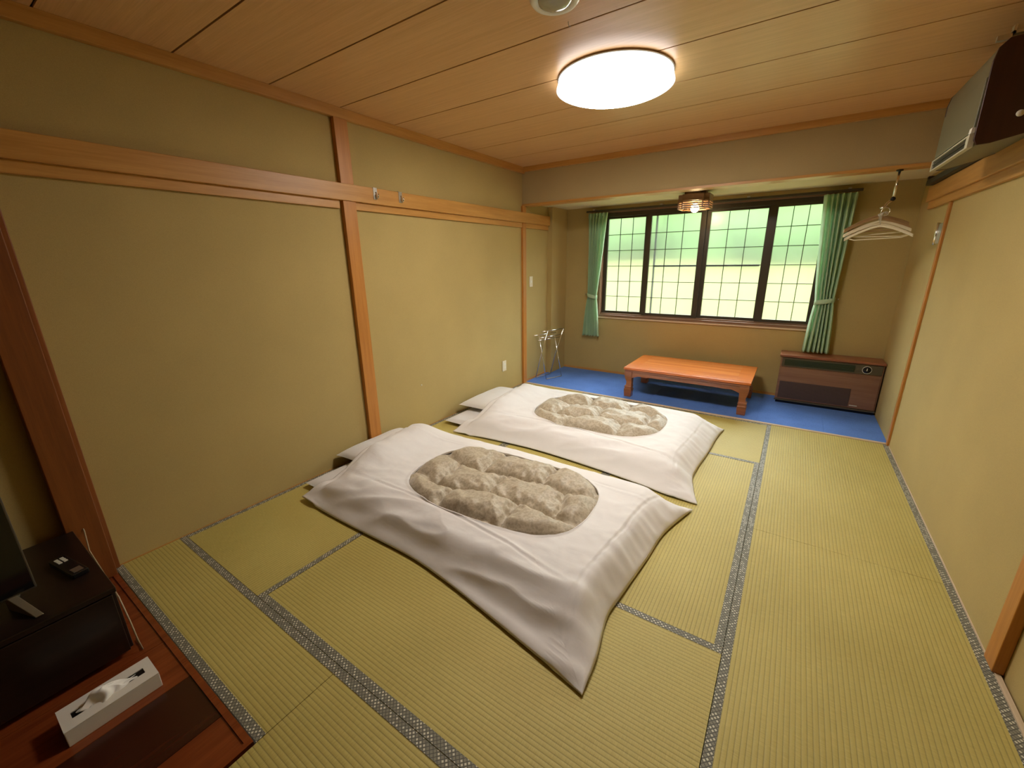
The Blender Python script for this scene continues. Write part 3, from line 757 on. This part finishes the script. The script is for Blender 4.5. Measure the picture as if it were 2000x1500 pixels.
# round ceiling fitting at the top edge of the picture
sx, sy = 1.703, 1.093
t = thing('ceiling_sensor', 'small round white-rimmed ceiling fitting with grey dome at the top edge', 'sensor', (sx, sy, H))
obj('rim', MB().lathe([(0.062, -0.0008), (0.095, -0.0008), (0.096, -0.010), (0.086, -0.022), (0.070, -0.020), (0.062, -0.012)], (sx, sy, H), 48), 'white_plastic', t, True)
obj('dome', MB().lathe([(0.066, -0.010), (0.062, -0.022), (0.045, -0.031), (0.020, -0.036), (0.001, -0.037)], (sx, sy, H), 40), 'glass_dome', t, True)
o = obj('wire_hook', MB().tube([(1.666, 1.28, H-0.0005), (1.667, 1.281, H-0.012), (1.672, 1.284, H-0.020), (1.676, 1.284, H-0.014)], 0.0013, 6), 'steel', None, True); tag(o, 'tiny wire hook in the ceiling between sensor and lamp', 'hook')
# slatted wooden lamp in the recess
bx, by = 1.692, 4.02
t = thing('slatted_lamp', 'stepped wooden slat lamp with a lit bulb before the window', 'lamp', (bx, by, HA))
def plus(a, n): return [(-a+n, -a), (a-n, -a), (a-n, -a+n), (a, -a+n), (a, a-n), (a-n, a-n), (a-n, a), (-a+n, a), (-a+n, a-n), (-a, a-n), (-a, -a+n), (-a+n, -a+n)]
ca, sa = math.cos(0.0), math.sin(0.0)
def pl(a, b, z): return (bx+a*ca-b*sa, by+a*sa+b*ca, z)
obj('mount', MB().prism(plus(0.095, 0.035), lambda a, b, s: pl(a, b, HA-0.030-0.001+0.030*s)), 'lamp_wood', t, bevel=0.002)
obj('hood', MB().prism(plus(0.140, 0.045), lambda a, b, s: pl(a, b, HA-0.088+0.057*s)), 'lamp_wood', t, bevel=0.002)
for k in range(4):
    zz = HA-0.101-0.0195*k; a1 = 0.143; th = 0.012
    o1, i1 = plus(a1, 0.045), plus(a1-th, 0.045)
    mb = MB(); n = 12
    for z in (zz, zz+0.011): mb.v += [pl(a, b, z) for a, b in o1]+[pl(a, b, z) for a, b in i1]
    for i in range(n):
        j = (i+1) % n
        mb.f += [(i, j, n+j, n+i), (2*n+i, 2*n+j, 3*n+j, 3*n+i), (i, j, 2*n+j, 2*n+i), (n+i, n+j, 3*n+j, 3*n+i)]
    obj('slat', mb, 'lamp_wood', t)
for (a, b) in ((0.09, 0.136), (-0.09, 0.136), (0.09, -0.136), (-0.09, -0.136), (0.136, 0.09), (0.136, -0.09), (-0.136, 0.09), (-0.136, -0.09)):
    p = pl(a, b, 0); obj('spacer', B(p[0]-0.005, p[0]+0.005, p[1]-0.005, p[1]+0.005, HA-0.160, HA-0.086), 'lamp_wood', t)
obj('socket', MB().lathe([(0.018, -0.088), (0.020, -0.112)], (bx, by, HA), 20), 'white_plastic', t, True)
obj('bulb', MB().sphere((bx, by, HA-0.150), 0.038, 24, 16), 'bulb', t, True)

# ------------------------------------------------------------------ air conditioner
AY0, AY1, AX, AZ0, AZ1 = 2.10, 2.76, 3.150, 1.945, 2.270
t = thing('air_conditioner', 'dark brown wall air conditioner above the right picture rail', 'air conditioner', (3.28, 2.46, 1.945))
prof_ = [(W-0.002, 1.948), (3.30, 1.905), (3.20, 1.880), (AX+0.012, 1.878), (AX, 1.900), (AX-0.004, 2.18), (AX+0.004, 2.222), (AX+0.03, 2.25), (W-0.002, 2.26)]
obj('body', MB().prism(prof_, lambda a, b, s: (a, AY0+0.012+(AY1-AY0-0.024)*s, b)), 'ac_front', t, bevel=0.004)
pe = [((a-3.28)*1.012+3.28 if a < W-0.01 else a, (b-2.07)*1.01+2.07) for a, b in prof_]
for yy in (AY0, AY1-0.014): obj('end_panel', MB().prism(pe, lambda a, b, s, yy=yy: (a, yy+0.014*s, b)), 'ac_brown', t, bevel=0.003)
obj('front_grille', B(AX-0.008, AX+0.004, AY0+0.02, AY1-0.02, 1.935, 2.13), 'ac_front', t, bevel=0.003)
fr = obj('outlet_frame', MB().box(AX-0.014, AX+0.004, AY0+0.015, AY1-0.015, 1.918, 1.924).box(AX-0.014, AX+0.004, AY0+0.015, AY1-0.015, 1.872, 1.878).box(AX-0.014, AX+0.004, AY0+0.015, AY0+0.055, 1.878, 1.918).box(AX-0.014, AX+0.004, AY1-0.035, AY1-0.015, 1.878, 1.918), 'ac_light', t)
obj('outlet_slot', B(AX-0.008, AX+0.003, AY0+0.055, AY1-0.035, 1.878, 1.918), 'ac_dark', fr)
obj('louvre', B(AX-0.012, AX-0.006, AY0+0.06, AY1-0.04, 1.897, 1.9005), 'ac_dark', fr)
obj('indicator', B(AX-0.012, AX, AY0+0.016, AY0+0.05, 1.928, 1.948), 'white_plastic', t)
obj('badge', MB().lathe([(0.012, 0.0), (0.012, -0.003), (0.001, -0.004)], (3.262, AY0, 1.975), 20, 'y'), 'print', t, True)
obj('top_bracket', MB().box(AX+0.03, W-0.004, AY0+0.002, AY0+0.030, 2.262, 2.272).box(AX+0.03, AX+0.038, AY0+0.002, AY0+0.030, 2.262, 2.292).box(AX-0.01, AX+0.03, AY0+0.002, AY0+0.020, 2.246, 2.264), 'steel', t)
o = obj('pipe_cover', MB().box(W-0.075, W-0.002, AY1, 4.05, 1.945, 1.985).box(W-0.075, W-0.002, 4.01, 4.05, 1.986, 2.010), 'ac_dark', None, bevel=0.006); tag(o, 'dark pipe cover running from the air conditioner to the window wall', 'pipe')

# ------------------------------------------------------------------ folding garment arm and hangers
gx, gy = 3.112, 3.60
t = thing('garment_arm', 'folding steel garment arm hanging from the beam edge', 'garment hook', (gx, gy, HB))
obj('base_plate', MB().lathe([(0.020, -0.0005), (0.020, -0.008), (0.008, -0.012)], (gx, gy, HB), 24), 'black', t, True)
obj('drop_rod', MB().tube([(gx, gy, HB-0.010), (gx-0.002, gy-0.004, 1.836)], 0.0075, 12), 'chrome', t, True)
obj('joint', MB().sphere((gx-0.003, gy-0.004, 1.828), (0.015, 0.012, 0.015), 16, 10), 'black', t, True)
HX, HY, HZ = 3.058, 3.578, 1.748
obj('fold_arm', MB().tube([(gx-0.006, gy-0.006, 1.822), (gx-0.030, gy-0.012, 1.800), (HX+0.012, HY+0.004, 1.776), (HX-0.010, HY, 1.768)], 0.0085, 12), 'chrome', t, True)
obj('loop', MB().tube([(HX+0.024+0.024*math.cos(a), HY, 1.748+0.024*math.sin(a)) for a in [PI*0.35+2*PI*i/20 for i in range(20)]], 0.0040, 8, True), 'chrome', t, True)
hang_specs = [
    (-0.060, 0.20, 'hanger_wood', 'brown wooden clothes hanger, rearmost of the bunch', 0.030, 0.16),
    (-0.030, 0.10, 'hanger_wood', 'brown wooden clothes hanger just behind the cream ones', 0.012, 0.06),
    (0.000, 0.00, 'hanger_cream', 'cream clothes hanger in the middle of the bunch', -0.012, 0.10),
    (0.030, -0.10, 'hanger_cream', 'cream clothes hanger second from the front of the bunch', -0.030, -0.04),
    (0.060, -0.20, 'hanger_cream', 'cream clothes hanger at the front with a thin trouser bar', -0.046, 0.05)]
for (dy, rz, mt, lab, dz, tilt) in hang_specs:
    cxh, cyh = HX-0.004+dy*0.10, HY-dy
    t = thing('clothes_hanger', lab, 'hanger', (cxh, cyh, 1.60), 'clothes hangers on the folding arm')
    topz = 1.702+dz
    def P(s, z): 
        zz = z+tilt*s*0.6
        return (cxh+s*math.cos(rz), cyh+s*math.sin(rz), zz)
    obj('hook', MB().tube([P(0, topz-0.006), P(0, 1.722)]+[P(0.016-0.016*math.cos(a), 1.722+0.016*math.sin(a)) for a in [PI*i/9*1.15 for i in range(10)]], 0.0022, 8), 'steel', t, True)
    def shoulder(s):
        k = abs(s)/0.19; return topz-0.012-0.070*k**1.5-0.010*k
    body = MB(); n = 40
    for i in range(n+1):
        s = -0.19+0.38*i/n; k = abs(s)/0.19; hh = 0.007+0.004*k; ww = 0.005+0.009*k**2
        c = Vector(P(s, shoulder(s))); nx_, ny_ = -math.sin(rz), math.cos(rz)
        for (a, b) in ((-1, -1), (1, -1), (1, 1), (-1, 1)):
            body.v.append((c.x+nx_*ww*a, c.y+ny_*ww*a, c.z+hh*b))
    for i in range(n):
        for q in range(4): body.f.append((i*4+q, i*4+(q+1) % 4, i*4+4+(q+1) % 4, i*4+4+q))
    body.f += [(3, 2, 1, 0), (n*4, n*4+1, n*4+2, n*4+3)]
    obj('shoulder_bar', body, mt, t, bevel=0.003)
    obj('trouser_bar', MB().tube([P(-0.165, shoulder(0.165)-0.010), P(-0.13, shoulder(0.165)-0.022), P(0.13, shoulder(0.165)-0.022), P(0.165, shoulder(0.165)-0.010)], 0.0038, 8), mt, t, True)

# ------------------------------------------------------------------ folding towel rack
t = thing('towel_rack', 'chrome folding towel rack in the corner left of the window', 'rack', (0.16, 3.92, 0.002))
for (a, b) in (((0.172, 3.809), (0.266, 4.034)), ((0.045, 3.77), (0.115, 4.05))): pass
fA = [(0.175, 3.800), (0.270, 4.030)]; fB = [(0.040, 3.790), (0.105, 4.060)]
tA = [(0.040, 3.800, 0.610), (0.120, 4.045, 0.610)]; tB = [(0.150, 3.790, 0.560), (0.235, 4.040, 0.640)]
for k in (0, 1):
    obj('leg', MB().tube([(fA[k][0], fA[k][1], 0.010), (fA[k][0]-0.06, fA[k][1], 0.30), (fB[k][0]+0.03, fB[k][1], 0.56)], 0.0052, 8), 'chrome', t, True)
    obj('leg', MB().tube([(fB[k][0]-0.015, fB[k][1]+0.008, 0.010), (fB[k][0]+0.055, fB[k][1]+0.008, 0.30), (fA[k][0]+0.01, fA[k][1]+0.008, 0.62)], 0.0052, 8), 'chrome', t, True)
obj('foot_bar', MB().tube([(fA[0][0], fA[0][1], 0.008), (fA[1][0], fA[1][1], 0.008)], 0.0055, 8), 'steel', t, True)
obj('foot_bar', MB().tube([(fB[0][0]-0.015, fB[0][1]+0.008, 0.008), (fB[1][0]-0.015, fB[1][1]+0.008, 0.008)], 0.0055, 8), 'steel', t, True)
for (xx, zz, e) in ((0.068, 0.555, 0.0), (0.185, 0.615, 0.0), (0.125, 0.50, 0.0), (0.155, 0.535, 0.0)):
    obj('rail', MB().tube([(xx-0.04, 3.74, zz), (xx+0.075, 4.10, zz)], 0.0050, 8), 'chrome', t, True)

# ------------------------------------------------------------------ wall fittings
def plate(name, label, cat, y, z, w, h, inner):
    t = thing(name, label, cat, (0.0, y, z))
    obj('plate', B(0.0008, 0.008, y-w/2, y+w/2, z-h/2, z+h/2), 'ivory', t, bevel=0.002)
    for dz in inner: obj('rocker' if name == 'light_switch' else 'socket', B(0.007, 0.0115, y-w/5, y+w/5, z+dz-0.013, z+dz+0.013), 'white_plastic', t, bevel=0.001)
plate('light_switch', 'ivory light switch on the narrow wall left of the window', 'switch', 3.715, 1.205, 0.070, 0.120, (0.0,))
plate('wall_outlet', 'ivory wall outlet low on the left wall by the farther duvet', 'outlet', 3.13, 0.302, 0.072, 0.118, (-0.018, 0.018))
for (yy, lab) in ((1.52, 'small metal coat hook on the rail beside the middle post'), (1.752, 'small metal coat hook on the rail, farther from the post')):
    t = thing('rail_hook', lab, 'hook', (0.04, yy, 1.90), 'coat hooks on the picture rail')
    obj('clip', MB().box(0.0445, 0.0470, yy-0.016, yy+0.016, 1.875, 1.951).box(0.006, 0.047, yy-0.016, yy+0.016, 1.9505, 1.953), 'steel', t, bevel=0.0006)
    obj('prong', MB().tube([(0.047, yy+0.004, 1.925), (0.050, yy+0.004, 1.888), (0.060, yy+0.004, 1.878), (0.070, yy+0.004, 1.888), (0.074, yy+0.004, 1.912)], 0.0052, 8), 'chrome', t, True)
o = obj('wall_pin', MB().lathe([(0.006, 0.0005), (0.007, 0.004), (0.001, 0.006)], (0, 1.855, 0.402), 12, 'x'), 'white_plastic', None, True); tag(o, 'tiny white pin low on the left wall above the pillow', 'pin')
t = thing('door_hinge', 'long metal hinge on the right wall beside the slim post', 'hinge', (W, 3.66, 1.50))
obj('leaf', B(W-0.006, W-0.0008, 3.600, 3.690, 1.515, 1.650), 'steel', t, bevel=0.001)
obj('leaf', B(W-0.006, W-0.0008, 3.702, 3.745, 1.515, 1.650), 'silver_edge', t, bevel=0.001)
obj('pin', MB().tube([(W-0.010, 3.696, 1.508), (W-0.010, 3.696, 1.658)], 0.008, 10), 'chrome', t, True)

# ------------------------------------------------------------------ near left: cabinet, TV, tissue box
CX1, CY1, CZ = 0.690, -0.380, 0.305
t = thing('tv_cabinet', 'black low television cabinet in the dark alcove', 'cabinet', (0.37, -0.85, -0.004))
obj('carcass', B(0.09, CX1-0.018, -1.30, CY1, 0.018, CZ-0.022), 'black_wood', t, bevel=0.003)
obj('top_board', B(0.08, CX1, -1.31, CY1+0.002, CZ-0.022, CZ), 'black_wood', t, bevel=0.003)
obj('plinth', B(0.11, CX1-0.05, -1.28, CY1-0.02, -0.004, 0.018), 'black', t)
for (a, b) in ((-0.835, CY1-0.012), (-1.295, -0.845)):
    d = obj('door', B(CX1-0.018, CX1, a, b, 0.022, CZ-0.026), 'black_wood', t, bevel=0.002)
    obj('knob', MB().sphere((CX1+0.010, -0.80 if a > -1 else -0.88, 0.16), 0.010, 12, 8), 'black', d, True)
t = thing('television', 'flat black television standing on the low black cabinet', 'television', (0.45, -0.95, CZ))
c_, s_ = math.cos(0.06), math.sin(0.06)
def tvp(a, b, z): return (0.515+a*c_-b*s_, -0.545+a*s_+b*c_, z)      # a: out of the screen, b: along the screen (towards +y)
def tvbox(a0, a1, b0, b1, z0, z1):
    mb = B(a0, a1, b0, b1, z0, z1); mb.v = [tvp(*v) for v in mb.v]; return mb
obj('housing', tvbox(-0.030, 0.012, -0.78, 0.0, CZ+0.050, CZ+0.520), 'black', t, bevel=0.010)
obj('bezel', tvbox(0.008, 0.018, -0.784, 0.004, CZ+0.046, CZ+0.524), 'tv_edge', t, bevel=0.004)
obj('screen', tvbox(0.016, 0.0195, -0.778, -0.002, CZ+0.054, CZ+0.518), 'screen', t)
for bb in (-0.10, -0.68):
    ft = MB()
    for (a0, a1) in ((0.0, 0.135), (0.0, -0.135)):
        ft.prism([(-0.012, 0), (0.012, 0), (0.010, 1), (-0.010, 1)], lambda p, q, s, a1=a1, bb=bb: tvp(a1*q*1.0, bb+0.04+p+q*0.035, CZ+0.001+(0.050*(1-q)+0.004)*s))
    obj('foot', ft, 'silver_edge', t, bevel=0.002)
t = thing('remote_control', 'black remote control lying on the television cabinet', 'remote', (0.40, -0.44, CZ))
def rbx(a0, a1, b0, b1, z0, z1):
    an = 0.18; mb = B(a0, a1, b0, b1, z0, z1)
    mb.v = [(0.415+a*math.cos(an)-b*math.sin(an), -0.448+a*math.sin(an)+b*math.cos(an), z) for a, b, z in mb.v]; return mb
obj('case', rbx(-0.095, 0.095, -0.024, 0.024, CZ+0.0006, CZ+0.022), 'black', t, bevel=0.004)
for i in range(3):
    for j in range(2): obj('button', rbx(-0.075+0.016*i, -0.064+0.016*i, -0.014+0.016*j, -0.003+0.016*j, CZ+0.021, CZ+0.0245), 'print', t)
obj('button', rbx(0.05, 0.085, -0.014, 0.014, CZ+0.021, CZ+0.0235), 'steel', t)
o = obj('power_cord', MB().tube([(0.045, -0.345, 0.30), (0.082, -0.345, 0.285), (0.20, -0.362, 0.24), (0.40, -0.366, 0.23), (0.60, -0.368, 0.20), (0.684, -0.370, 0.13), (0.694, -0.368, 0.05), (0.70, -0.364, 0.002), (0.62, -0.362, 0.002)], 0.0026, 8), 'cord', None, True); tag(o, 'thin pale cord hanging beside the black cabinet', 'cord')
t = thing('tissue_box', 'white tissue box with a tissue pulled up, on the alcove boards', 'tissue box', (0.88, -0.492, -0.004))
bx0, bx1, by0, by1, bz = 0.826, 0.940, -0.612, -0.374, 0.056
mb = MB(); sx0, sx1, sy0, sy1 = 0.868, 0.898, -0.585, -0.400
mb.box(bx0, bx1, by0, by1, -0.0035, bz-0.004)
obj('carton', mb, 'card', t, bevel=0.002)
obj('lid', MB().box(bx0, sx0, by0, by1, bz-0.004, bz).box(sx1, bx1, by0, by1, bz-0.004, bz).box(sx0, sx1, by0, sy0, bz-0.004, bz).box(sx0, sx1, sy1, by1, bz-0.004, bz), 'card', t)
obj('slot', B(sx0, sx1, sy0, sy1, bz-0.0045, bz-0.0030), 'black', t)
def tis(u, v):
    y = -0.565+0.135*u+0.010*math.sin(v*9); a = 2*v-1
    pk = math.exp(-((u-0.45)/0.30)**2)
    x = 0.883+a*(0.012+0.016*pk)+0.006*math.sin(u*17+a*2); z = bz-0.003+(0.040*pk)*(1-abs(a)**1.6)+0.004*math.sin(u*26+a*5)*pk
    return (x, y, max(z, bz-0.003))
ti = obj('tissue', MB().grid(tis, 40, 16), 'tissue', t, True)
